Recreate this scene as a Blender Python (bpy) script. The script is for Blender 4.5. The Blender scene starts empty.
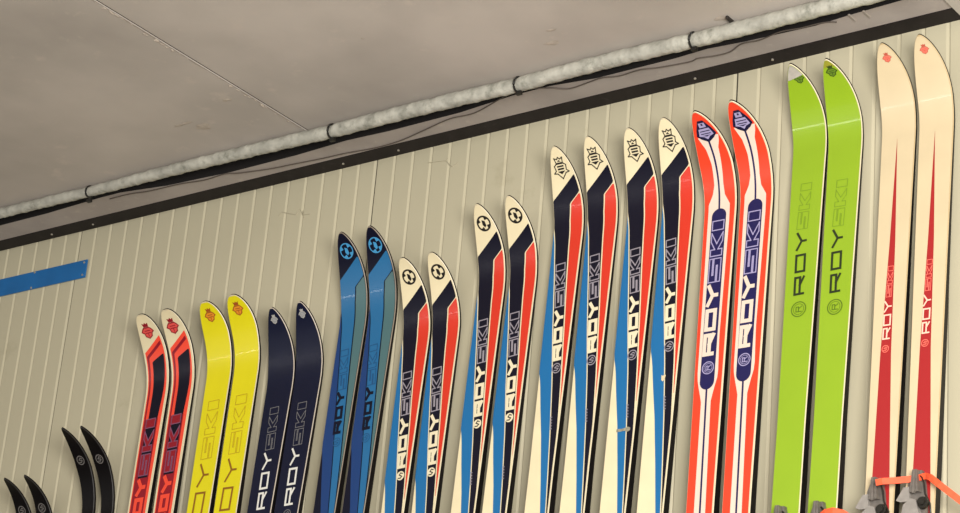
import bpy, bmesh, math, random
from mathutils import Vector, Matrix
random.seed(7)
sc = bpy.context.scene
H = 4.45                      # height of the wall's top edge above the floor

# ---------------------------------------------------------------- camera
M = [[0.8061343583, 0.5861987244, 0.0807369302],
     [-0.1655424484, 0.3544077196, -0.9203210671],
     [-0.5681048267, 0.7285370435, 0.3827410117]]
cd = bpy.data.cameras.new('camera'); cam = bpy.data.objects.new('camera', cd)
sc.collection.objects.link(cam); sc.camera = cam
cd.sensor_width = 36.0; cd.lens = 2394.0 / 960 * 36; cd.clip_end = 100
r0, r1, r2 = (Vector(r) for r in M)
mw = Matrix((r0, -r1, -r2)).transposed().to_4x4()
mw.translation = Vector((4.12319, -4.76787, -2.88203 + H))
cam.matrix_world = mw

# ---------------------------------------------------------------- world, lights, exposure
w = bpy.data.worlds.new('world'); sc.world = w; w.use_nodes = True
bg = w.node_tree.nodes['Background']
bg.inputs[0].default_value = (1.0, 0.975, 0.94, 1); bg.inputs[1].default_value = 0.54
def area(name, loc, target, sx, sy, power, col):
    l = bpy.data.lights.new(name, 'AREA'); l.shape = 'RECTANGLE'; l.size = sx; l.size_y = sy
    l.energy = power; l.color = col
    o = bpy.data.objects.new(name, l); sc.collection.objects.link(o); o.location = loc
    o.rotation_euler = (Vector(target) - Vector(loc)).to_track_quat('-Z', 'Y').to_euler()
    return o
area('added_key_light', (4.4, -4.0, 2.4), (0.4, 0, 4.5), 2.2, 1.4, 405, (1.0, 0.965, 0.92))  # unseen key light, added at the right to brighten wall and ceiling
area('ceiling_tube_light', (-1.6, -3.6, 4.05), (-1.6, -1.6, 2.6), 5.5, 0.06, 18, (1.0, 0.97, 0.92))
sc.view_settings.view_transform = 'Standard'; sc.view_settings.look = 'None'
sc.view_settings.gamma = 1.0; sc.view_settings.use_curve_mapping = False
sc.view_settings.exposure = 0.10

# ---------------------------------------------------------------- materials
def srgb(h):
    c = [int(h[i:i+2], 16) / 255 for i in (0, 2, 4)]
    return tuple((v / 12.92 if v <= .04045 else ((v + .055) / 1.055) ** 2.4) for v in c) + (1,)
MATS = {}
def mat(name, hexcol, rough=0.35, metal=0.0, noise=0.0, scale=30, coat=0.0, bump=0.0, dirt=None, spec=0.5):
    if name in MATS: return MATS[name]
    m = bpy.data.materials.new(name); m.use_nodes = True; nt = m.node_tree; N = nt.nodes; L = nt.links
    b = N['Principled BSDF']; b.inputs['Roughness'].default_value = rough; b.inputs['Metallic'].default_value = metal
    b.inputs['Coat Weight'].default_value = coat; b.inputs['Specular IOR Level'].default_value = spec
    c = srgb(hexcol); b.inputs['Base Color'].default_value = c
    tc = N.new('ShaderNodeTexCoord'); nz = N.new('ShaderNodeTexNoise')
    nz.inputs['Scale'].default_value = scale; nz.inputs['Detail'].default_value = 6
    L.new(tc.outputs['Object'], nz.inputs['Vector'])
    if noise:
        r = N.new('ShaderNodeValToRGB'); r.color_ramp.elements[0].position = .32; r.color_ramp.elements[1].position = .68
        r.color_ramp.elements[0].color = tuple(v * (1 - noise) for v in c[:3]) + (1,)
        r.color_ramp.elements[1].color = tuple(min(1, v * (1 + noise)) for v in c[:3]) + (1,)
        L.new(nz.outputs['Fac'], r.inputs[0]); last = r.outputs[0]
        if dirt:
            n2 = N.new('ShaderNodeTexNoise'); n2.inputs['Scale'].default_value = dirt[1]; n2.inputs['Detail'].default_value = 8
            n2.inputs['Roughness'].default_value = .65
            L.new(tc.outputs['Object'], n2.inputs['Vector'])
            r2_ = N.new('ShaderNodeValToRGB'); r2_.color_ramp.elements[0].position = dirt[2]; r2_.color_ramp.elements[1].position = dirt[3]
            L.new(n2.outputs['Fac'], r2_.inputs[0])
            mx = N.new('ShaderNodeMixRGB'); mx.inputs[2].default_value = srgb(dirt[0])
            L.new(r2_.outputs[0], mx.inputs[0]); L.new(last, mx.inputs[1]); last = mx.outputs[0]
        L.new(last, b.inputs['Base Color'])
    if bump:
        bp = N.new('ShaderNodeBump'); bp.inputs['Strength'].default_value = bump; bp.inputs['Distance'].default_value = .01
        L.new(nz.outputs['Fac'], bp.inputs['Height']); L.new(bp.outputs[0], b.inputs['Normal'])
    MATS[name] = m; return m

# ---------------------------------------------------------------- helpers
def link(name, bm, mats, parent=None, smooth=False):
    me = bpy.data.meshes.new(name); bm.to_mesh(me); bm.free()
    for m in (mats if isinstance(mats, (list, tuple)) else [mats]): me.materials.append(m)
    if smooth:
        for p in me.polygons: p.use_smooth = True
    o = bpy.data.objects.new(name, me); sc.collection.objects.link(o)
    if parent: o.parent = parent
    return o
def tag(o, label, cat, group=None):
    o['label'] = label; o['category'] = cat
    if group: o['group'] = group
    return o
def struct(name, bm, m, parent=None):
    o = link(name, bm, m, parent)
    if parent is None: o['kind'] = 'structure'
    return o
def box(bm, a, b, mi=0):
    vs = [bm.verts.new((x, y, z)) for x in (a[0], b[0]) for y in (a[1], b[1]) for z in (a[2], b[2])]
    for f in ((0,1,3,2),(4,6,7,5),(0,4,5,1),(2,3,7,6),(0,2,6,4),(1,5,7,3)):
        bm.faces.new([vs[i] for i in f]).material_index = mi
def bevel(bm, w, seg=2):
    bmesh.ops.recalc_face_normals(bm, faces=bm.faces[:])
    bmesh.ops.bevel(bm, geom=bm.edges[:], offset=w, segments=seg, affect='EDGES', profile=.6)
def tube(bm, pts, r, n=10, cap=True):
    pts = [Vector(p) for p in pts]; rings = []
    for i, p in enumerate(pts):
        t = (pts[min(i+1, len(pts)-1)] - pts[max(i-1, 0)]).normalized()
        a = t.cross(Vector((0, 0, 1)) if abs(t.z) < .9 else Vector((1, 0, 0))).normalized(); b = t.cross(a)
        rr = r(i) if callable(r) else r
        rings.append([bm.verts.new(p + (a * math.cos(k*math.tau/n) + b * math.sin(k*math.tau/n)) * rr) for k in range(n)])
    for A, B in zip(rings, rings[1:]):
        for k in range(n): bm.faces.new((A[k], A[(k+1)%n], B[(k+1)%n], B[k]))
    if cap:
        bm.faces.new(rings[0][::-1]); bm.faces.new(rings[-1])
    bmesh.ops.recalc_face_normals(bm, faces=bm.faces[:])
def cyl(bm, p, axis, r, h, n=16):
    p = Vector(p); tube(bm, [p, p + Vector(axis).normalized() * h], r, n)

# ---- measured ski shapes (tip curl, curl length, lean, half width, tip length, tip exponents, taper; then x, z, tilt of each ski of the pair)
FIT = {"Z": [1.2896, 0.2274, 0.0545, 0.0391, 0.2661, 1.9145, 0.6515, 0.008, -1.2127, -1.0408, 0.0008, -1.1268, -1.0417, 0.001],
"T": [1.2404, 0.3025, 0.0544, 0.0301, 0.1468, 1.8027, 0.6901, 0.0344, -0.9584, -0.9886, -0.0001, -0.8788, -0.9943, -0.0028],
"K": [1.0196, 0.2541, 0.0462, 0.0481, 0.1281, 2.1361, 0.4195, 0.0107, -0.741, -0.6255, -0.0193, -0.6388, -0.6259, -0.0234],
"Y": [0.9577, 0.2383, 0.0494, 0.0501, 0.1102, 2.081, 0.496, 0.0085, -0.4973, -0.6103, -0.0195, -0.3905, -0.6074, -0.0165],
"N": [0.7681, 0.2417, 0.0569, 0.0513, 0.1839, 1.9503, 0.6302, 0.0121, -0.2535, -0.6772, 0.0048, -0.1504, -0.6764, 0.0096],
"U": [0.8268, 0.283, 0.0557, 0.0501, 0.1861, 2.1485, 0.6083, 0.0137, -0.006, -0.5325, 0.0063, 0.0973, -0.5332, 0.0068],
"A": [0.9418, 0.2432, 0.0544, 0.0489, 0.2146, 2.1924, 0.5177, 0.0155, 0.2269, -0.6089, 0.0008, 0.3281, -0.6111, -0.0047],
"B": [0.9438, 0.252, 0.0563, 0.0469, 0.1637, 1.9774, 0.6057, 0.0075, 0.4713, -0.5041, 0.0051, 0.5749, -0.5004, 0.0077],
"P": [0.9065, 0.2591, 0.0562, 0.0501, 0.1868, 1.9791, 0.6029, 0.0139, 0.7126, -0.3912, 0.0058, 0.82, -0.3852, 0.0034],
"C": [0.8743, 0.2707, 0.0564, 0.05, 0.1965, 2.1965, 0.5798, 0.0109, 0.9464, -0.4014, 0.0095, 1.0539, -0.3951, 0.0059],
"R": [1.256, 0.2807, 0.0538, 0.0508, 0.1596, 1.7466, 0.6288, 0.0112, 1.1819, -0.4021, -0.0102, 1.2869, -0.3957, -0.0053],
"L": [1.1745, 0.2379, 0.0561, 0.05, 0.1788, 1.9439, 0.7076, 0.0129, 1.435, -0.2872, 0.0049, 1.535, -0.2974, 0.0078],
"W": [1.0188, 0.2418, 0.0562, 0.0483, 0.1641, 2.0534, 0.6467, 0.009, 1.6809, -0.2976, 0.0078, 1.7814, -0.2985, 0.0059]}
CABLE = [(-0.929, -0.151), (-0.844, -0.151), (-0.771, -0.14), (-0.649, -0.137), (-0.559, -0.125), (-0.474, -0.131), (-0.428, -0.116), (-0.326, -0.098), (-0.253, -0.093), (-0.217, -0.09), (-0.127, -0.084), (-0.054, -0.082), (0.048, -0.072), (0.143, -0.077), (0.251, -0.102), (0.357, -0.127), (0.442, -0.126), (0.555, -0.164), (0.606, -0.176), (0.662, -0.177), (0.714, -0.157), (0.761, -0.13), (0.83, -0.138), (0.871, -0.143), (0.92, -0.131), (0.985, -0.136), (1.04, -0.124), (1.125, -0.115), (1.154, -0.122), (1.2, -0.114), (1.245, -0.115), (1.294, -0.139), (1.345, -0.136), (1.411, -0.15), (1.464, -0.144), (1.515, -0.144), (1.545, -0.139), (1.56, -0.130)]

# ---------------------------------------------------------------- room shell
concrete = mat('ceiling_concrete', 'b0a89f', .85, noise=.15, scale=2.2, bump=.15, dirt=('c2b7ab', 9, .60, .78), spec=.2)
soffit_m = mat('soffit_concrete', 'a49b94', .85, noise=.10, scale=6, bump=.15, dirt=('b4aaa0', 22, .58, .74), spec=.2)
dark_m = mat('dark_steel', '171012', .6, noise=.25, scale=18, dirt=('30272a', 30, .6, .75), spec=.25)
wall_m = mat('painted_wall_panel', 'b4ad94', .42, noise=.035, scale=1.6, dirt=('a29a80', 5, .62, .8), spec=.35)
seam_m = mat('seam_shadow_gap', '5a5548', .7)
floor_m = mat('floor_concrete', '7d786e', .8, noise=.1, scale=3)

bm = bmesh.new(); box(bm, (-9, -8.5, -.15), (7, .25, 0)); struct('floor', bm, floor_m)

# wall of ribbed sheet panels, 1.2 m wide, 18 flutes each; profile extruded over the height
def wall_profile():
    pr = []; x0 = -4.8; pitch = 1.2 / 18
    for k in range(int(10.2 / pitch) + 1):
        x = x0 + k * pitch
        if k % 18 == 0:     # joint between two panels: a narrow open gap
            pr += [(x-.011, 0), (x-.004, .0045), (x-.0026, .014), (x+.0022, .014), (x+.0030, 0)]
        else:               # shallow V groove
            pr += [(x-.0070, 0), (x-.0058, .0004), (x-.0006, .0046), (x+.0010, .0046), (x+.0040, .0004), (x+.0050, 0)]
    return pr
bm = bmesh.new(); pr = wall_profile()
lo = [bm.verts.new((x, y, 0)) for x, y in pr]; hi = [bm.verts.new((x, y, H + .12)) for x, y in pr]
for i in range(len(pr) - 1):
    f = bm.faces.new((lo[i], lo[i+1], hi[i+1], hi[i]))
    if pr[i][1] > .005 or pr[i+1][1] > .005: f.material_index = 1
bl = bm.verts.new((pr[0][0], .12, 0)); br = bm.verts.new((pr[-1][0], .12, 0))
tl = bm.verts.new((pr[0][0], .12, H+.12)); tr = bm.verts.new((pr[-1][0], .12, H+.12))
bm.faces.new((br, bl, tl, tr))
bmesh.ops.recalc_face_normals(bm, faces=bm.faces[:])
struct('wall_back', bm, [wall_m, seam_m])

# ceiling: two precast slabs with a joint between them, a slot beside the pipe, then the soffit strip
XB = 1.843
bm = bmesh.new()
box(bm, (-9, -8.5, H), (-.064, -.235, H + .2)); box(bm, (-.056, -8.5, H), (7, -.235, H + .2))
box(bm, (-.064, -8.5, H + .06), (-.056, -.235, H + .2)); box(bm, (-9, -.235, H + .1), (7, .25, H + .2))
struct('ceiling', bm, concrete)
EDGE = [(-9, -.150), (-1.6, -.148), (-1.2, -.152), (-.95, -.166), (-.87, -.166), (-.7, -.140), (-.45, -.127), (-.2, -.130), (0, -.142), (.15, -.136), (.4, -.140), (.6, -.160), (.72, -.160), (.85, -.142), (1.1, -.143), (1.2, -.150), (1.3, -.140), (1.5, -.132), (1.6, -.142), (1.75, -.150), (XB, -.150)]
bm = bmesh.new(); q0 = []; q1 = []; q2 = []; q3 = []
for x, y in EDGE:
    q0.append(bm.verts.new((x, y, H))); q1.append(bm.verts.new((x, y, H + .034))); q2.append(bm.verts.new((x, -.060, H))); q3.append(bm.verts.new((x, -.060, H + .034)))
for i in range(len(EDGE) - 1):
    bm.faces.new((q0[i], q2[i], q2[i+1], q0[i+1])); bm.faces.new((q1[i], q1[i+1], q3[i+1], q3[i]))
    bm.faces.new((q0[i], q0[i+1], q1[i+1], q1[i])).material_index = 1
bmesh.ops.recalc_face_normals(bm, faces=bm.faces[:])
struct('trim_1', bm, [soffit_m, mat('slot_shade_black', '14100f', .9)])  # front faces painted near-black for the shade in the slot
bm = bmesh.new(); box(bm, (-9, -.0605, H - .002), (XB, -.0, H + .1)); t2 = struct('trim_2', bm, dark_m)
bm = bmesh.new(); box(bm, (-9, -.234, H + .035), (XB, -.061, H + .099)); struct('trim_6', bm, mat('slot_shade_black', '14100f', .9))  # slot backing, its deep shade put into the colour
steel = mat('screw_zinc', 'b9b2a6', .4, metal=.6)
for x in (-.105, .099, -1.123, -1.307, -1.569, 1.088, 1.32):
    bm = bmesh.new(); cyl(bm, (x, -.028, H - .002), (0, 0, -1), .0034, .003, 8); link('screw', bm, steel, t2)
beam_m = mat('beam_concrete', 'b3aca2', .8, noise=.06, scale=4)
bm = bmesh.new(); box(bm, (XB, -8.5, H - .006), (2.5, 0, H)); struct('trim_3', bm, beam_m)
# plank ledge the skis stand on, below the picture
bm = bmesh.new(); box(bm, (-2.2, -.34, H - 2.49), (2.6, 0, H - 2.45)); struct('trim_4', bm, mat('ledge_wood', '8c7350', .7, noise=.2, scale=8))

bm = bmesh.new(); box(bm, (-.0637, -8.4, H + .003), (-.0563, -.236, H + .05)); struct('trim_8', bm, mat('joint_filler', '3f3731', .9))
# mortar smears along the slab joint
mort = mat('mortar', 'aca194', .95, noise=.15, scale=60)
bm = bmesh.new()
for k in range(60):
    y = random.choice((-1.10, -1.02, -.90, -.84, -.55, -.48, -.44)) + random.gauss(0, .045); wd = random.uniform(.0015, .005); ln = random.uniform(.003, .011)
    if y > -.26: continue
    c = Vector((-.0645 - wd * random.uniform(.9, 2.6), y, H)); n = 7
    vs = [bm.verts.new(c + Vector((math.cos(a) * wd * random.uniform(.6, 1.1), math.sin(a) * ln * random.uniform(.6, 1.1), -.0008))) for a in [i * math.tau / n for i in range(n)]]
    tip_ = bm.verts.new(c + Vector((0, 0, -.003)))
    for i in range(n): bm.faces.new((vs[i], vs[(i+1) % n], tip_))
n = 90; prev = None     # feathered ridge left of the joint
for k in range(n):
    y = -2.6 + k * (2.36 / n); wd = random.uniform(.002, .007)
    cur = (bm.verts.new((-.0642, y, H - .0012)), bm.verts.new((-.0642 - wd, y, H - .0004)))
    if prev: bm.faces.new((prev[0], prev[1], cur[1], cur[0]))
    prev = cur
for (cx, cy, rx, ry) in ((-.316, -.40, .035, .02), (-.36, -.44, .045, .010), (-.139, -.50, .02, .01), (.433, -.61, .006, .006), (1.315, -.275, .022, .018), (.86, -.36, .03, .012), (.9, -.42, .02, .008)):
    c = Vector((cx, cy, H)); n = 12
    vs = [bm.verts.new(c + Vector((math.cos(a) * rx * random.uniform(.5, 1.1), math.sin(a) * ry * random.uniform(.5, 1.1), -.0006))) for a in [i * math.tau / n for i in range(n)]]
    tip_ = bm.verts.new(c + Vector((0, 0, -.002)))
    for i in range(n): bm.faces.new((vs[i], vs[(i+1) % n], tip_))
struct('trim_5', bm, mort)

bm = bmesh.new()
for pl in [[(-0.363, -0.109), (-0.349, -0.099), (-0.316, -0.111), (-0.292, -0.119), (-0.279, -0.102), (-0.264, -0.125), (-0.237, -0.127)], [(-0.266, -0.111), (-0.259, -0.135)], [(0.189, -0.05), (0.218, -0.053), (0.254, -0.057), (0.278, -0.081), (0.298, -0.07)], [(0.254, -0.057), (0.26, -0.049)]]:
    tube(bm, [(x, -.0004, z + H) for x, z in pl], .0011, 5)
struct('trim_7', bm, mat('wall_scuff', '9f9780', .8))

# ---------------------------------------------------------------- pipe, ties, cable
lag = mat('pipe_lagging', 'a3a196', .6, noise=.2, scale=26, bump=.7, dirt=('77776c', 34, .52, .72))
TX = (-2.1, -.920, .034, .674, 1.216)
pipe = bpy.data.objects.new('pipe', None); sc.collection.objects.link(pipe); pipe.location = (0, -.248, H - .025)
tag(pipe, 'grey foil-lagged pipe with black ties running under the concrete ceiling', 'pipe')
def pipe_y(x):
    k = 0
    for a, b in zip(TX, TX[1:]):
        if a <= x <= b: k = math.sin(math.pi * (x - a) / (b - a))
    return -.006 * k + .003
bm = bmesh.new(); xs = [-3.0 + i * .01 for i in range(int(4.843 / .01) + 1)]
def pipe_z(x): return .006 * max(0, min(1, (.5 - x) / 1.6))
x_of = lambda i: xs[i]
def pr_(i):
    d = min(abs(xs[i] - t) for t in TX)
    return (.0203 - .0040 * max(0, min(1, (.2 - x_of(i)) / 1.1)) + .0011 * math.sin(i * .93) * math.sin(i * .237) + .0006 * math.sin(i * 2.1)) * (1 - .16 * math.exp(-(d / .010) ** 2))
tube(bm, [(x, pipe_y(x), pipe_z(x)) for x in xs], pr_, 20)
link('lagging', bm, lag, pipe, True)
TR = lambda t: .0203 - .0040 * max(0, min(1, (.2 - t) / 1.1))
tie_m = mat('black_tie', '15130f', .5)
for t in TX[1:]:
    bm = bmesh.new()
    tube(bm, [(t + .003 * math.sin(a), pipe_y(t) + math.cos(a) * TR(t), pipe_z(t) + math.sin(a) * TR(t)) for a in [i * math.tau / 20 for i in range(21)]], .0032, 6, False)
    box(bm, (t - .004, pipe_y(t) - .004, -.030), (t + .012, pipe_y(t) + .006, -.020))
    link('tie', bm, tie_m, pipe)
bm = bmesh.new(); P_ = [Vector((x, y, H - .004)) for x, y in CABLE]; pts = []
for i in range(len(P_) - 1):
    a, b, c, d = P_[max(i-1, 0)], P_[i], P_[i+1], P_[min(i+2, len(P_)-1)]
    for k in range(6):
        t = k / 6; pts.append(.5 * ((2*b) + (c-a)*t + (2*a-5*b+4*c-d)*t*t + (3*b-a-3*c+d)*t**3))
pts.append(P_[-1])
for p in pts: p.z = H - .0035
tube(bm, pts, .0019, 7)
tag(link('cable', bm, mat('cable_grey', '544b44', .6), None, True), 'thin dark cable meandering along the concrete soffit below the pipe', 'cable')
bm = bmesh.new(); box(bm, (1.330, -.282, H - .010), (1.337, -.232, H - .001)); bevel(bm, .002)
tag(link('steel_hook', bm, mat('hook_black', '231d18', .6)), 'short dark steel stub sticking from the ceiling plaster above the pipe', 'hook')
for i, x in enumerate((1.60, 1.64)):
    bm = bmesh.new(); box(bm, (x, -.150, H - .004), (x + .006, -.112, H - .0002)); bevel(bm, .0012, 1)
    tag(link('cable_clip', bm, mat('clip_grey', '9c938a', .5)), ('small grey clip on the soffit near the right beam, left one of two', 'small grey clip on the soffit near the right beam, right one of two')[i], 'clip', 'clips on the soffit')

# blue strip on the wall
strip = bpy.data.objects.new('blue_strip', None); sc.collection.objects.link(strip); strip.location = (-1.147, 0, H - .140)
tag(strip, 'flat blue metal strip screwed to the wall panels at far left', 'strip')
bm = bmesh.new(); box(bm, (-.85, -.0065, -.0305), (0, -.0025, .0305)); bevel(bm, .0008, 1)
link('plate', bm, mat('blue_paint', '17609c', .45, noise=.10, scale=10), strip)
for x, z in ((-.012, .021), (-.012, -.021), (-.235, .026), (-.24, -.026), (-.60, .026), (-.60, -.026)):
    bm = bmesh.new(); cyl(bm, (x, -.0065, z), (0, -1, 0), .0035, .002, 8); link('screw', bm, steel, strip)

# ---------------------------------------------------------------- skis
def interp(tab, s):
    if s <= tab[0][0]: return tab[0][1]
    for (a, u), (b, v) in zip(tab, tab[1:]):
        if s <= b: return u + (v - u) * (s - a) / (b - a)
    return tab[-1][1]
class Ski:
    def __init__(self, key, i):
        x = FIT[key]; self.th, self.Lb, self.k, self.W, self.Lt, self.p, self.q, self.tp = x[:8]
        self.X0, self.Z0, self.tilt = x[8+3*i:11+3*i]
        ztop = self.Z0; up = Vector((self.tilt, self.k, 1)).normalized()
        self.up = up; self.xa = (Vector((1, 0, 0)) - up * up.x).normalized(); self.out = self.xa.cross(up)
        # length so that the tail stands on the ledge
        self.L = self.Lb + (self.Z0 + 2.45) / up.z - .0005
        base = Vector((self.X0, -.022, self.Z0)) - up * (self.L - self.Lb)
        self.root = bpy.data.objects.new('ski', None); sc.collection.objects.link(self.root)
        m = Matrix((self.xa, -self.out, up)).transposed().to_4x4(); m.translation = base + Vector((0, 0, H))
        self.root.matrix_world = m
    def w(self, s):
        if s < self.Lt:
            t = max(0, min(1, s / self.Lt)); return self.W * (1 - (1 - t) ** self.p) ** self.q
        w_ = max(self.W - self.tp * (s - self.Lt), .8 * self.W)
        if s > 1.2: w_ = max(self.W - self.tp * (1.2 - self.Lt), .8 * self.W) + .006 * min(1, (s - 1.2) / .9)
        return w_
    def edges(self, s):
        w_ = self.w(s) * (1 - .0024 / self.W); return -.0024 - w_, -.0024 + w_
    def pt(self, u, s, h=0.0):
        """ski surface -> root's frame; h = height above the top sheet"""
        kk = self.th / self.Lb; b = max(self.Lb - s, 0); a = kk * b
        if s < self.Lb: v = math.sin(a) / kk; o = (1 - math.cos(a)) / kk
        else: v = self.Lb - s; o = 0
        z = self.L - self.Lb + v + h * (-math.sin(a)); y = -o - h * math.cos(a)
        return Vector((u, y, z))
    def thick(self, s):
        return interp([(0, .006), (.25, .009), (.45, .0125), (.7, .0185), (1.1, .026), (1.5, .026), (2.4, .012)], s)
    def samples(self):
        S = [self.Lt * (i / 26) ** 1.7 for i in range(27)]
        s = self.Lt
        while s < self.L: s += .03; S.append(min(s, self.L))
        return S
    def body(self, edge_m):
        bm = bmesh.new(); rings = []
        for s in self.samples():
            a, b_ = self.edges(s); a -= .0003; b_ += .0003; t = self.thick(s); e = min(.0014, (b_ - a) * .25)
            rings.append([bm.verts.new(self.pt(u, s, h)) for u, h in ((a + e, -.0003), (b_ - e, -.0003), (b_, -.0016), (b_, -t), (a, -t), (a, -.0016))])
        for A, B in zip(rings, rings[1:]):
            for j in range(6):
                f = bm.faces.new((A[j], A[(j+1) % 6], B[(j+1) % 6], B[j])); f.material_index = 1 if j in (0, 1, 5) else 0
        bm.faces.new(rings[0][::-1]); bm.faces.new(rings[-1])
        bmesh.ops.recalc_face_normals(bm, faces=bm.faces[:])
        link('ski_body', bm, [mat('black_sidewall', '0f0c0b', .5, spec=.3), edge_m], self.root)
    # --- flat artwork on the top sheet, bent with it
    def strip(self, bm, mi, layer, uL, uR, s0=0.0, s1=None, rl=.0022, rr=.0022, step=.004):
        s1 = s1 or self.L - .004; h = .0003 * layer; S = []; s = s0
        while s < s1: S.append(s); s += step if s < .32 else .02
        S.append(s1); prev = None
        for s in S:
            e0, e1 = self.edges(s); a = max(uL(s) if uL else -9, e0 + rl); b = min(uR(s) if uR else 9, e1 - rr)
            if b - a < .0002: prev = None; continue
            cur = (bm.verts.new(self.pt(a, s, h)), bm.verts.new(self.pt(b, s, h)))
            if prev: bm.faces.new((prev[0], prev[1], cur[1], cur[0])).material_index = mi
            prev = cur
    def poly(self, bm, mi, layer, pts):
        self.n = (getattr(self, 'n', 0) + 1) % 12; h = .0003 * layer + .000018 * self.n; t = bmesh.new(); f = t.faces.new([t.verts.new((u, s, 0)) for u, s in pts])
        lo_ = min(p[1] for p in pts); hi_ = max(p[1] for p in pts)
        s = lo_ + .008
        while s < min(hi_, self.Lb):
            bmesh.ops.bisect_plane(t, geom=t.verts[:] + t.edges[:] + t.faces[:], plane_co=(0, s, 0), plane_no=(0, 1, 0)); s += .008
        bmesh.ops.triangulate(t, faces=t.faces[:])
        mp = {v: bm.verts.new(self.pt(v.co.x, v.co.y, h)) for v in t.verts}
        for f in t.faces:
            vs = [mp[v] for v in f.verts]
            n = (vs[1].co - vs[0].co).cross(vs[2].co - vs[0].co)
            if n.y > 0: vs.reverse()
            bm.faces.new(vs).material_index = mi
        t.free()
    def stroke(self, bm, mi, layer, pts, t):
        for a, b in zip(pts, pts[1:]):
            a = Vector(a); b = Vector(b); d = (b - a)
            if d.length < 1e-6: continue
            d.normalize(); n = Vector((-d.y, d.x)); e = d * t * .5; n = n * t * .5
            self.poly(bm, mi, layer, [tuple(a - e + n), tuple(a - e - n), tuple(b + e - n), tuple(b + e + n)])
    def disc(self, bm, mi, layer, c, r, n=24, sq=1.0):
        self.poly(bm, mi, layer, [(c[0] + math.cos(i*math.tau/n) * r, c[1] + math.sin(i*math.tau/n) * r * sq) for i in range(n)])
    def ring(self, bm, mi, layer, c, r, t, n=24):
        for i in range(n):
            a, b = i*math.tau/n, (i+1)*math.tau/n
            self.poly(bm, mi, layer, [(c[0]+math.cos(x)*q, c[1]+math.sin(x)*q) for x, q in ((a, r-t/2), (a, r+t/2), (b, r+t/2), (b, r-t/2))])

BLOCK = {'S': [(0,0),(1,0),(1,.62),(.3,.62),(.3,.72),(1,.72),(1,1),(0,1),(0,.38),(.7,.38),(.7,.28),(0,.28)],
         'K': [(0,0),(.28,0),(.28,.36),(.62,0),(1,0),(.52,.5),(1,1),(.62,1),(.28,.64),(.28,1),(0,1)],
         'I': [(0,0),(1,0),(1,1),(0,1)]}
LINE = {'R': [[(0,0),(0,1),(1,1),(1,.42),(0,.42)],[(.55,.42),(1,0)]],
        'O': [[(0,0),(0,1),(1,1),(1,0),(0,0)]],
        'Y': [[(0,1),(.5,.48),(1,1)],[(.5,.48),(.5,0)]]}
def word(sk, bm, mi, layer, letters, a, b, h, t, outline=False, widths=None, gap=.16, fill=None, half=False):
    """letters run from a=(u,s) (first) to b (end); their tops point to -u"""
    a = Vector(a); b = Vector(b); L_ = (b - a).length; d = (b - a) / L_; up = Vector((d.y, -d.x))
    if up.x > 0: up = -up
    ws = widths or [1] * len(letters); unit = L_ / (sum(ws) + gap * (len(letters) - 1)); x = 0
    for ch, wd in zip(letters, ws):
        cw = unit * wd; i = 0 if outline else t / 2
        mp = lambda p: tuple(a + d * (x + i + p[0] * (cw - 2*i)) + up * ((p[1] - .5) * (h - 2*i)))
        if outline:
            pts = [mp(p) for p in BLOCK[ch]]
            if fill is not None: sk.poly(bm, fill, layer - .5, pts)
            sk.stroke(bm, mi, layer, pts + [pts[0]], t)
        else:
            for ln in LINE[ch]: sk.stroke(bm, mi, layer, [mp(p) for p in ln], t)
        x += cw + unit * gap

def emblem_ring(sk, c, r, m, t=.003, layer=3, inner='ball'):
    bm = bmesh.new(); sk.ring(bm, 0, layer, c, r, t)
    if inner == 'ball':
        sk.poly(bm, 0, layer, [(c[0]-.22*r, c[1]-.5*r), (c[0]+.22*r, c[1]-.3*r), (c[0]+.32*r, c[1]+.35*r), (c[0]+.05*r, c[1]+.6*r), (c[0]-.25*r, c[1]+.2*r)])
        for a in (.6, 1.9, 3.6, 5.3):
            sk.poly(bm, 0, layer, [(c[0]+math.cos(a+da)*q*r, c[1]+math.sin(a+da)*q*r) for da, q in ((-.38, .97), (.38, .97), (.02, .5))])
    elif inner == 'mono':
        sk.stroke(bm, 0, layer, [(c[0]-.5*r, c[1]+.45*r), (c[0]+.1*r, c[1]+.5*r), (c[0]+.45*r, c[1]+.1*r), (c[0]-.4*r, c[1]-.1*r), (c[0]+.1*r, c[1]-.55*r), (c[0]+.5*r, c[1]-.3*r)], t * .9)
    elif inner == 'letter':
        sk.ring(bm, 0, layer, c, r * .72, t * .5)
        sk.stroke(bm, 0, layer, [(c[0]+.4*r, c[1]+.35*r), (c[0]-.35*r, c[1]+.35*r), (c[0]-.35*r, c[1]-.3*r), (c[0], c[1]-.3*r), (c[0], c[1]+.3*r)], t * .9)
        sk.stroke(bm, 0, layer, [(c[0], c[1]-.05*r), (c[0]+.4*r, c[1]-.35*r)], t * .9)
    link('emblem', bm, m, sk.root)
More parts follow.
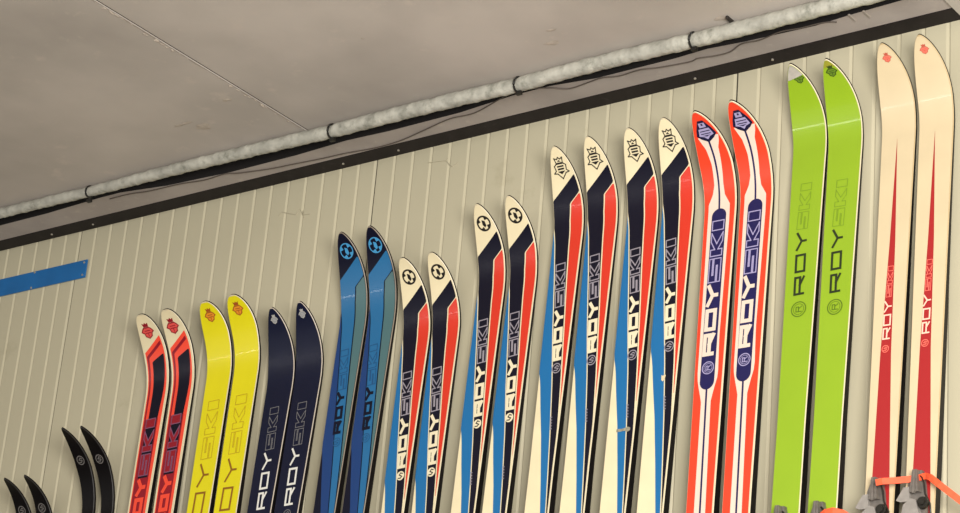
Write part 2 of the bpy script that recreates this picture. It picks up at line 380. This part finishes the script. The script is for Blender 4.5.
def crest(sk, c, sz, ms, layer=3, style='line', kx=1.0):
    """crown above a pointed shield; ms = materials [dark, light]"""
    bm = bmesh.new(); U = lambda p: (c[0] + p[0] * sz * kx, c[1] + p[1] * sz)
    shield = [(-.62,-.25),(-.40,-.42),(.40,-.42),(.62,-.25),(.55,.20),(.80,.42),(.45,.48),(0,1.0),(-.45,.48),(-.80,.42),(-.55,.20)]
    crown = [(-.34,-.50),(-.44,-1.0),(-.16,-.86),(0,-1.05),(.16,-.86),(.44,-1.0),(.34,-.50)]
    if style == 'line':
        for P in (shield, crown): pp = [U(p) for p in P]; sk.stroke(bm, 0, layer, pp + [pp[0]], sz * .10)
        for y0, y1, w_ in ((-.25, -.10, .36), (0.0, .16, .34)):
            sk.poly(bm, 0, layer, [U(p) for p in ((-w_, y0), (w_, y0), (w_, y1), (-w_, y1))])
        sk.poly(bm, 0, layer, [U(p) for p in ((-.42, .28), (.42, .28), (0, .58))])
        sk.poly(bm, 0, layer, [U(p) for p in ((-.2, -.62), (0, -.80), (.2, -.62))])
    elif style == 'solid':
        flower = [(-.62,-.25),(-.40,-.42),(.40,-.42),(.62,-.25),(.85,.05),(.55,.25),(.45,.60),(0,.85),(-.45,.60),(-.55,.25),(-.85,.05)]
        sk.poly(bm, 1, layer, [U(p) for p in flower])
        pp = [U(p) for p in flower]; sk.stroke(bm, 0, layer + 1, pp + [pp[0]], sz * .13)
        pp = [U(p) for p in crown]; sk.poly(bm, 0, layer, pp)
        sk.stroke(bm, 0, layer + 1, [U((-.35, -.05)), U((.35, -.05))], sz * .10); sk.stroke(bm, 0, layer + 1, [U((-.35, .22)), U((.35, .22))], sz * .10)
        sk.stroke(bm, 0, layer + 1, [U((0, .22)), U((0, .6))], sz * .10)
    else:   # framed: dark egg holding a light crown and shield
        egg = [(-.30,-1.25),(.22,-1.25),(.75,-.35),(1.0,.25),(.62,.62),(0,.98),(-.62,.62),(-1.0,.25),(-.78,-.35)]
        sk.poly(bm, 0, layer, [U(p) for p in egg])
        sk.poly(bm, 1, layer + 1, [U(p) for p in ((-.34,-1.0),(.26,-1.0),(.30,-.52),(-.38,-.52))])
        sk.poly(bm, 0, layer + 2, [U(p) for p in ((-.12,-.92),(.06,-.92),(.06,-.72),(-.12,-.72))])
        sk.poly(bm, 1, layer + 1, [U(p) for p in ((-.55,-.40),(.48,-.40),(.66,.05),(.74,.28),(.30,.42),(0,.70),(-.30,.42),(-.74,.28),(-.66,.05))])
        for y in (-.14, .12): sk.stroke(bm, 0, layer + 2, [U((-.45, y)), U((.45, y))], sz * .09)
        sk.poly(bm, 0, layer + 2, [U(p) for p in ((-.4,.28),(.4,.28),(0,.42))])
    link('emblem', bm, ms, sk.root)

# colours of the prints
cream = mat('cream_topsheet', 'ded1ac', .32, noise=.05, scale=12, coat=.12)
white_rim = mat('cream_rim', 'cfc3a4', .4)
navy = mat('navy_print', '100f1f', .3, spec=.25)
red = mat('red_print', 'cc321e', .3, coat=.12)
blue = mat('blue_print', '13659c', .3, coat=.12)
grey_line = mat('grey_outline_print', '8d8790', .4)
black_print = mat('black_print', '1a1613', .4)
pale = mat('cream_lettering', 'ddd2b2', .4)
line = lambda sx, ux, m=-.72: (lambda s: ux + (s - sx) / m)       # diagonal edge: u as a function of s

NAVYL = [(.15,-.058),(.273,-.039),(.38,-.027),(.44,-.0215),(.533,-.0125),(.672,.003),(.82,.0155),(.95,.0243),(1.06,.031),(1.2,.037)]
NAVYR = [(.160,.0058),(.205,.0015),(.28,.0035),(.385,.009),(.48,.0155),(.58,.0215),(.674,.0278),(.82,.0345),(.95,.0385)]
WHITER = [(.60,-.052),(.668,-.036),(.74,-.026),(.82,-.0135),(.95,.002),(1.1,.018),(1.3,.035)]
def stripe_design(sk, dtop, C, style):
    """the diagonal three stripe print; C = materials base, centre, right, left, tail wedge, hairline"""
    bm = bmesh.new()
    dg = line(dtop, -.045, -.77)
    nL = lambda s: max(interp(NAVYL, s), dg(s)); nR = lambda s: interp(NAVYR, s) if s > .160 else .0058 + (.160 - s) / .83
    full = lambda s: -9
    sk.strip(bm, 0, 1, None, None)
    if C[5] is not C[0]:      # dark hairlines round the light stripe
        sk.strip(bm, 5, 2, lambda s: nL(s) - .003, lambda s: 9, s0=.03)
    sk.strip(bm, 3, 2.5, lambda s: interp(WHITER, s), lambda s: interp(NAVYL, s) - .0032, s0=.22, rl=.0006)
    sk.strip(bm, 2, 3, lambda s: nR(s) + .0038, None, s0=.05, s1=.93, rr=.0028)
    sk.strip(bm, 1, 3, nL, nR, s0=.03, rl=.0026, rr=.0030)
    if C[4] is not C[0]: sk.strip(bm, 4, 2.6, None, lambda s: interp(WHITER, s) - .0015, s0=.6)
    link('top_sheet', bm, C, sk.root)

def lettering(sk, ms, big, big_t, h, roy, ski, out_t, fill=False, layer=5):
    bm = bmesh.new()
    word(sk, bm, 0, layer, 'ROY', roy[0], roy[1], h, big_t, gap=big)
    word(sk, bm, 1, layer, 'SKI', ski[0], ski[1], h, out_t, outline=True, widths=[1, 1, .42], gap=.14, fill=2 if fill else None)
    link('lettering', bm, ms, sk.root)

GROUP = 'skis leaning on the wall in rising order'
def finish(sk, label): tag(sk.root, label, 'ski', GROUP)

def ski_striped(key, i, dtop, crested, label, extra=None):
    sk = Ski(key, i); sk.body(white_rim)
    stripe_design(sk, dtop, [cream, navy, red, blue, cream, cream], 0)
    if crested: crest(sk, (-.002, .062), .0290, [black_print])
    else: emblem_ring(sk, (-.001, .057), .0200, black_print, .0050)
    lettering(sk, [pale, grey_line, navy], .13, .0092, .0285, ((.0090, .612), (-.0015, .466)), ((-.0015, .456), (-.0140, .330)), .0032)
    if crested: emblem_ring(sk, (.0105, .633), .0130, grey_line, .0028, 5, 'mono')
    else:
        bm = bmesh.new(); sk.disc(bm, 0, 5, (.0105, .633), .0130); c_ = (.0105, .633)
        sk.stroke(bm, 1, 6, [(c_[0]-.006, c_[1]+.007), (c_[0]+.001, c_[1]+.007), (c_[0]+.005, c_[1]+.002), (c_[0]-.004, c_[1]-.002), (c_[0], c_[1]-.008), (c_[0]+.006, c_[1]-.006)], .0030)
        link('emblem', bm, [pale, black_print], sk.root)
    bm = bmesh.new()
    for q in range(5): sk.stroke(bm, 0, 5, [(.0110 + q * .0007, .770 + q * .008), (.0137 + q * .0007, .770 + q * .008)], .0028)
    sk.stroke(bm, 0, 5, [(.0107, .768), (.0137, .804)], .0012)
    link('small_print', bm, grey_line, sk.root)
    if extra: extra(sk)
    finish(sk, label)
    return sk
def residue(sk):
    bm = bmesh.new()
    sk.poly(bm, 0, 6, [(-.0135,.832),(.002,.833),(.012,.831),(.020,.829),(.028,.833),(.027,.839),(.019,.843),(.012,.839),(-.002,.840),(-.0135,.840)])
    link('tape_residue', bm, mat('old_tape', '8b8673', .8, noise=.3, scale=120), sk.root)
def chip(sk):
    bm = bmesh.new()
    sk.poly(bm, 0, 6, [(-.004,.709),(.001,.712),(.005,.707),(.009,.711),(.007,.721),(.001,.727),(-.003,.723)])
    link('scuff', bm, mat('paint_chip', 'cfbf9a', .7), sk.root)

# black children's skis at the far left
for key, names in (('Z', ('short black ski at the far left edge, left one of the shortest pair', 'short black ski at the far left edge, right one of the shortest pair')),
                   ('T', ('black curved ski with grey emblem, left one of the second black pair', 'black curved ski with grey emblem, right one of the second black pair'))):
    for i in (0, 1):
        sk = Ski(key, i); sk.body(mat('black_edge', '17130f', .5))
        bm = bmesh.new(); sk.strip(bm, 0, 1, None, None, rl=.001, rr=.001)
        link('top_sheet', bm, mat('black_topsheet', '0b0809', .35, spec=.15), sk.root)
        emblem_ring(sk, (-.002, .118), .0135, mat('faded_grey_print', '6f6b68', .5), .0028, 3, 'mono')
        finish(sk, names[i])

# red and white pair
def ski_crimson(i, label):
    sk = Ski('K', i); sk.body(white_rim)
    vred = mat('bright_red_print', 'ee4a33', .3, coat=.12); crim = mat('crimson_print', '8c0f22', .3, coat=.12); pur = mat('violet_outline_print', '7d4a66', .4)
    bm = bmesh.new(); rim = .0085
    sk.strip(bm, 0, 1, None, None)
    sk.strip(bm, 1, 2, line(.119, -.038, -.62), None, s0=.04, rl=rim, rr=rim * .85)
    sk.strip(bm, 2, 3, line(.133, -.038, -.62), lambda s: .034 if s < .12 else 9, s0=.04, rl=rim + .004, rr=rim + .004)
    sk.strip(bm, 1, 4, lambda s: max(line(.138, -.028, -.62)(s), -.0275), None, s0=.04, rl=0, rr=rim)
    nl = lambda s: max(-.0165, line(.150, -.0165, -.42)(s))
    sk.strip(bm, 3, 5, nl, lambda s: interp([(.1,.034),(.27,.025),(.34,.0195)], s), s0=.1, s1=.33)
    sk.strip(bm, 2, 5, lambda s: -.028, lambda s: .022, s0=.33, rl=.006)
    sk.strip(bm, 3, 6, lambda s: -.021, lambda s: .0175, s0=.33, s1=.515)
    link('top_sheet', bm, [cream, vred, crim, navy], sk.root)
    crest(sk, (-.003, .056), .0265, [crim, mat('pale_red_print', 'd8504a', .4)], 3, 'solid')
    lettering(sk, [vred, pur, crim], .10, .0125, .036, ((-.001, .69), (-.001, .518)), ((-.001, .508), (-.004, .33)), .0030, True, 8)
    finish(sk, label)
ski_crimson(0, 'white-tipped red and navy ski, left one of its pair, beside the yellow pair')
ski_crimson(1, 'white-tipped red and navy ski, right one of its pair, beside the yellow pair')

def plain(key, i, label, top, crest_m, roy_m, ski_m, roy, ski_, t, h, rim=white_rim, csz=.019, cpos=(-.002,.045), layer=5, coat_rr=.0022, out_t=.0016, cstyle='solid', gap=.22):
    sk = Ski(key, i); sk.body(rim)
    bm = bmesh.new(); sk.strip(bm, 0, 1, None, None, rl=.001, rr=coat_rr); link('top_sheet', bm, top, sk.root)
    crest(sk, cpos, csz, crest_m, 3, cstyle)
    lettering(sk, [roy_m, ski_m], gap, t, h, roy, ski_, out_t)
    finish(sk, label); return sk
yel = mat('yellow_topsheet', 'dacf12', .32, noise=.03, scale=10, coat=.12)
ybr = mat('brown_print', '8a5a12', .4); yln = mat('ochre_outline_print', 'b08a1c', .4)
for i in (0, 1):
    plain('Y', i, ('bright yellow ski with brown lettering, left one of the yellow pair', 'bright yellow ski with brown lettering, right one of the yellow pair')[i], yel,
          [mat('rust_print', '9c4c1c', .4), mat('orange_print', 'd98a22', .4)], ybr, yln, ((-.006, .745), (.001, .500)), ((0.0, .486), (-.003, .306)), .0062, .040, csz=.0225)
nvt = mat('navy_topsheet', '10142b', .3, noise=.08, scale=14, spec=.3)
for i in (0, 1):
    sk = plain('N', i, ('dark navy blue ski with white lettering, left one of its pair', 'dark navy blue ski with white lettering, right one of its pair')[i], nvt,
          [mat('silver_print', 'a6a49e', .4), mat('dull_silver_print', '8a8b8e', .4)], mat('white_lettering', 'd9d8d0', .4), mat('slate_outline_print', '6b6a6c', .4),
          ((.004, .603), (-.002, .432)), ((.001, .424), (-.006, .296)), .0062, .031, rim=mat('bone_rim', 'b8ac9c', .4), csz=.0145, coat_rr=.0018, cpos=(-.003,.036), out_t=.0022, gap=.16)
    emblem_ring(sk, (.004, .628), .0125, mat('slate_outline_print', '6b6a6c', .4), .0025, 5, 'mono')
# blue pair
dk = mat('dark_navy_topsheet', '0f1022', .3, spec=.25)
lb = mat('light_blue_print', '1f6595', .3, coat=.12); tg = mat('teal_grey_print', '4a6b6e', .35); db = mat('deep_blue_print', '12386f', .3, coat=.12)
for i in (0, 1):
    sk = Ski('U', i); sk.body(mat('taupe_rim', '85796a', .45))
    stripe_design(sk, .134, [dk, lb, tg, db, dk, dk], 0)
    emblem_ring(sk, (-.001, .056), .0215, mat('sky_print', '3f8fc0', .4), .0034)
    lettering(sk, [dk, mat('mid_blue_outline_print', '164a78', .4)], .13, .0090, .0275, ((.002, .600), (-.0055, .472)), ((-.0035, .466), (-.0155, .345)), .0028)
    emblem_ring(sk, (.0065, .624), .0125, mat('mid_blue_outline_print', '164a78', .4), .0026, 5, 'mono')
    finish(sk, ('blue ski with dark navy tip and round blue emblem, left one of its pair', 'blue ski with dark navy tip and round blue emblem, right one of its pair')[i])

# red, white and blue striped skis
ski_striped('A', 0, .144, False, 'striped ski with round tip emblem, left one of the pair beside the blue skis')
ski_striped('A', 1, .144, False, 'striped ski with round tip emblem, right one of the pair beside the blue skis')
ski_striped('B', 0, .144, False, 'striped ski with round tip emblem, left one of the taller round-emblem pair')
ski_striped('B', 1, .144, False, 'striped ski with round tip emblem, right one of the taller round-emblem pair')
ski_striped('P', 0, .144, True, 'striped ski with crested tip, leftmost of the four crested ones')
ski_striped('P', 1, .144, True, 'striped ski with crested tip, second from left of the four crested ones')
ski_striped('C', 0, .144, True, 'striped crested ski with grey tape residue across its lower blue stripe', residue)
ski_striped('C', 1, .144, True, 'striped crested ski with small paint chip, beside the orange-red pair', chip)

# orange-red pair
org = mat('orange_red_topsheet', 'e03e22', .3, noise=.03, coat=.15); ind = mat('indigo_print', '15124a', .3, coat=.12); lav = mat('lavender_print', '9a93b8', .4)
wht = mat('white_print', 'd9c7b6', .35)
for i in (0, 1):
    sk = Ski('R', i); sk.body(white_rim)
    bm = bmesh.new()
    sk.strip(bm, 0, 1, None, None, rl=.0018, rr=.0040)
    CL = [(.075,-.030),(.095,-.024),(.112,-.018),(.152,-.014),(.206,-.0165),(.230,-.023),(.256,-.036),(.30,-.036),(.63,-.0345),(.735,-.0345),(.765,-.028),(.80,-.019),(1.2,-.017)]
    CR = [(.075,.032),(.095,.026),(.112,.018),(.152,.0145),(.206,.010),(.235,.012),(.262,.026),(.31,.027),(.63,.021),(.735,.0245),(.765,.0165),(.80,.0085),(1.2,.0165)]
    sk.strip(bm, 1, 2, lambda s: interp(CL, s), lambda s: interp(CR, s), s0=.078)
    cl = lambda s: interp([(0, -.003), (.138,-.0015), (.254,-.0045), (.76,-.0055), (1.2, .001)], s)
    sk.strip(bm, 2, 3, lambda s: cl(s) - .0026, lambda s: cl(s) + .0026, s0=.09)
    r_ = .021; pc = -.0055; pts = []
    for a in range(13): q = math.pi * a / 12; pts.append((-.0035 + r_ * math.cos(q) , .292 - r_ * math.sin(q)))
    for a in range(13): q = math.pi * a / 12; pts.append((-.0055 - .0205 * math.cos(q), .748 + .0215 * math.sin(q)))
    sk.poly(bm, 2, 4, pts)
    link('top_sheet', bm, [org, wht, ind], sk.root)
    crest(sk, (-.001, .066), .0285, [mat('dark_indigo_print', '0f0f33', .35), lav], 4, 'framed')
    bm = bmesh.new()
    word(sk, bm, 0, 6, 'ROY', (-.0080, .680), (-.0060, .484), .0335, .0104, gap=.10)
    word(sk, bm, 1, 6, 'SKI', (-.0055, .478), (-.0035, .306), .0330, .0030, outline=True, widths=[1, 1, .40], gap=.12)
    link('lettering', bm, [wht, lav], sk.root)
    emblem_ring(sk, (-.005, .712), .0160, lav, .0026, 6, 'letter')
    finish(sk, ('orange-red ski with indigo lettering panel, left one of its pair', 'orange-red ski with indigo lettering panel, right one of its pair')[i])

# bindings at the lower right
alu = mat('binding_metal', '77716b', .42, metal=.45, noise=.18, scale=70); blk = mat('binding_black', '17150f', .4)
def binding(sk, s0, u0):
    T = lambda u, s, h: sk.pt(u0 + u, s0 + s, h)
    bm = bmesh.new()
    def prism(prof, h0, h1, inset=.0):
        lo_ = [bm.verts.new(T(u, s, h0)) for u, s in prof]; hi_ = [bm.verts.new(T(u * (1 - inset), s + .001, h1)) for u, s in prof]
        n = len(prof); bm.faces.new(hi_); bm.faces.new(lo_[::-1])
        for i in range(n): bm.faces.new((lo_[i], lo_[(i+1) % n], hi_[(i+1) % n], hi_[i]))
    prism([(-.030,.085),(-.026,.030),(-.014,0),(.010,0),(.018,.035),(.024,.085),(.026,.16),(-.032,.16)], .001, .012, .1)
    bmesh.ops.recalc_face_normals(bm, faces=bm.faces[:])
    root = link('binding', bm, alu, sk.root)
    bm = bmesh.new()
    # tapered toe housing with two ridges
    prism([(-.017,.055),(-.010,.002),(.004,.002),(.012,.055)], .012, .026, .25)
    prism([(-.004,.060),(-.003,.004),(.001,.004),(.003,.060)], .026, .031, .1)
    bmesh.ops.recalc_face_normals(bm, faces=bm.faces[:]); link('toe_housing', bm, alu, root)
    bm = bmesh.new()
    prism([(-.048,.070),(-.030,.040),(-.016,.040),(-.014,.075),(-.036,.075)], .010, .020)
    prism([(-.040,.150),(-.030,.085),(-.010,.070),(.004,.075),(.012,.100),(.030,.150)], .014, .026, .1)
    bmesh.ops.recalc_face_normals(bm, faces=bm.faces[:]); link('jaw', bm, mat('bright_binding_metal', '98938d', .4, metal=.35, noise=.1, scale=60), root)
    bm = bmesh.new()
    n = 18; c = (.018, .082)
    for r0_, h0, h1 in ((.015, .014, .022), (.008, .022, .026)):
        a_ = [bm.verts.new(T(c[0] + r0_*math.cos(i*math.tau/n), c[1] + r0_*math.sin(i*math.tau/n), h0)) for i in range(n)]
        b_ = [bm.verts.new(T(c[0] + r0_*.9*math.cos(i*math.tau/n), c[1] + r0_*.9*math.sin(i*math.tau/n), h1)) for i in range(n)]
        bm.faces.new(b_)
        for i in range(n): bm.faces.new((a_[i], a_[(i+1) % n], b_[(i+1) % n], b_[i]))
    bmesh.ops.recalc_face_normals(bm, faces=bm.faces[:]); link('knob', bm, blk, root)
    bm = bmesh.new()
    tube(bm, [T(u, s, h) for u, s, h in ((.008,.016,.016),(.014,.022,.018),(.020,.038,.018),(.022,.060,.016),(.034,.085,.014),(.037,.12,.012))], .0022, 8)
    link('cable_loop', bm, blk, root, True)

# lime pair
lime = mat('lime_topsheet', '86a51f', .28, noise=.03, scale=8, coat=.25); dgr = mat('dark_green_print', '1f2a12', .4); ogr = mat('olive_outline_print', '6d8a22', .4)
for i in (0, 1):
    sk = plain('L', i, ('lime green ski with a scraped pale tip, left one of its pair', 'lime green ski with an unscraped olive tip, right one of its pair')[i], lime,
          [mat('forest_print', '2c4212', .4), mat('moss_print', '5f7d20', .4)], dgr, ogr, ((-.0045, .632), (-.0070, .460)), ((-.0075, .452), (-.0030, .326)), .0060, .0295,
          csz=.0170 if i else .0155, cpos=(-.001,.036) if i else (.005,.044), out_t=.0016, gap=.20)
    emblem_ring(sk, (-.002, .670), .0195, mat('green_ring_print', '4c6612', .4), .0026, 5, 'letter')
    bm = bmesh.new()
    if i == 0: sk.strip(bm, 0, 6, None, line(.040, 0, -.9) and (lambda s: 9 if s < .034 else .030 - (s - .034) * 5), s1=.046)
    else: sk.strip(bm, 0, 2, None, None, s1=.024)
    link('worn_tip' if i == 0 else 'olive_tip', bm, mat('scraped_grey' if i == 0 else 'olive_topsheet', 'a9a39a' if i == 0 else '8f8c28', .6, noise=.1, scale=60), sk.root)
    binding(sk, 1.168 if i else 1.178, -.004 if i else -.008)
# white pair
for i in (0, 1):
    sk = Ski('W', i); sk.body(mat('tan_rim', 'b5a079', .45))
    ivory = mat('ivory_topsheet', 'c8b795', .30, noise=.04, scale=9, coat=.15); wr = mat('wedge_red_print', '9c1d20', .35, coat=.12)
    bm = bmesh.new(); sk.strip(bm, 0, 1, None, None, rl=.001, rr=.002)
    sk.strip(bm, 1, 2, lambda s: interp([(.247,-.0051),(.531,-.0107),(.813,-.0193),(1.037,-.0217),(1.2,-.024),(2.4,-.024)], s), lambda s: interp([(.247,-.0048),(.531,.0044),(.818,.0085),(1.042,.0175),(1.2,.024),(2.4,.024)], s), s0=.247)
    link('top_sheet', bm, [ivory, wr], sk.root)
    crest(sk, (-.001, .039), .0135, [mat('dark_salmon_print', 'b0503f', .45), mat('salmon_print', 'e2705e', .45)], 3, 'solid')
    bm = bmesh.new()
    word(sk, bm, 0, 5, 'ROY', (-.0062, .782), (-.0055, .682), .0200, .0036, gap=.18)
    word(sk, bm, 1, 5, 'SKI', (-.0052, .672), (-.0030, .592), .0135, .0017, outline=True, widths=[1, 1, .4], gap=.12)
    link('lettering', bm, [mat('pink_white_print', 'eec2ac', .4), mat('pink_outline_print', 'dc6a5c', .4)], sk.root)
    emblem_ring(sk, (-.0065, .806), .0085, mat('pink_outline_print', 'dc6a5c', .4), .0022, 5, 'mono')
    finish(sk, ('ivory ski with tapering red wedge, left one of the rightmost pair', 'ivory ski with tapering red wedge, right one of the rightmost pair')[i])
    binding(sk, 1.124 if i else 1.131, -.004)

# orange straps
def ribbon(name, pts, wd, m, label):
    bm = bmesh.new(); pts = [Vector(p) for p in pts]; prev = None; N_ = len(pts)
    for i, p in enumerate(pts):
        t = (pts[min(i+1, N_-1)] - pts[max(i-1, 0)]).normalized(); n = Vector((0, 0, 1)); n = (n - t * n.dot(t)).normalized() * wd / 2; o = t.cross(n).normalized() * .0012
        cur = [bm.verts.new(p + H_ + n * a + o * b) for a, b in ((1, 1), (-1, 1), (-1, -1), (1, -1))]
        if prev:
            for j in range(4): bm.faces.new((prev[j], prev[(j+1) % 4], cur[(j+1) % 4], cur[j]))
        else: bm.faces.new(cur[::-1])
        prev = cur
    bm.faces.new(prev); bmesh.ops.recalc_face_normals(bm, faces=bm.faces[:])
    tag(link(name, bm, m), label, 'strap')
H_ = Vector((0, 0, H)); om = mat('orange_webbing', 'e8552e', .6, noise=.12, scale=80)
ribbon('orange_strap', [(1.690,-.128,-1.212),(1.705,-.126,-1.210),(1.73,-.112,-1.207),(1.752,-.098,-1.203),(1.775,-.088,-1.199),(1.796,-.092,-1.198),(1.812,-.102,-1.206),(1.835,-.106,-1.226),(1.87,-.100,-1.256),(1.90,-.092,-1.282),(2.0,-.06,-1.36),(2.06,-.004,-1.40)], .015, om,
       'orange strap tied across the bindings of the two ivory skis')
ribbon('orange_strap', [(1.545,-.118,-1.272),(1.560,-.124,-1.266),(1.580,-.124,-1.264),(1.602,-.116,-1.270),(1.63,-.106,-1.290),(1.66,-.100,-1.33),(1.68,-.090,-1.37)], .014, om,
       'orange strap end lying over the binding of the right lime ski')
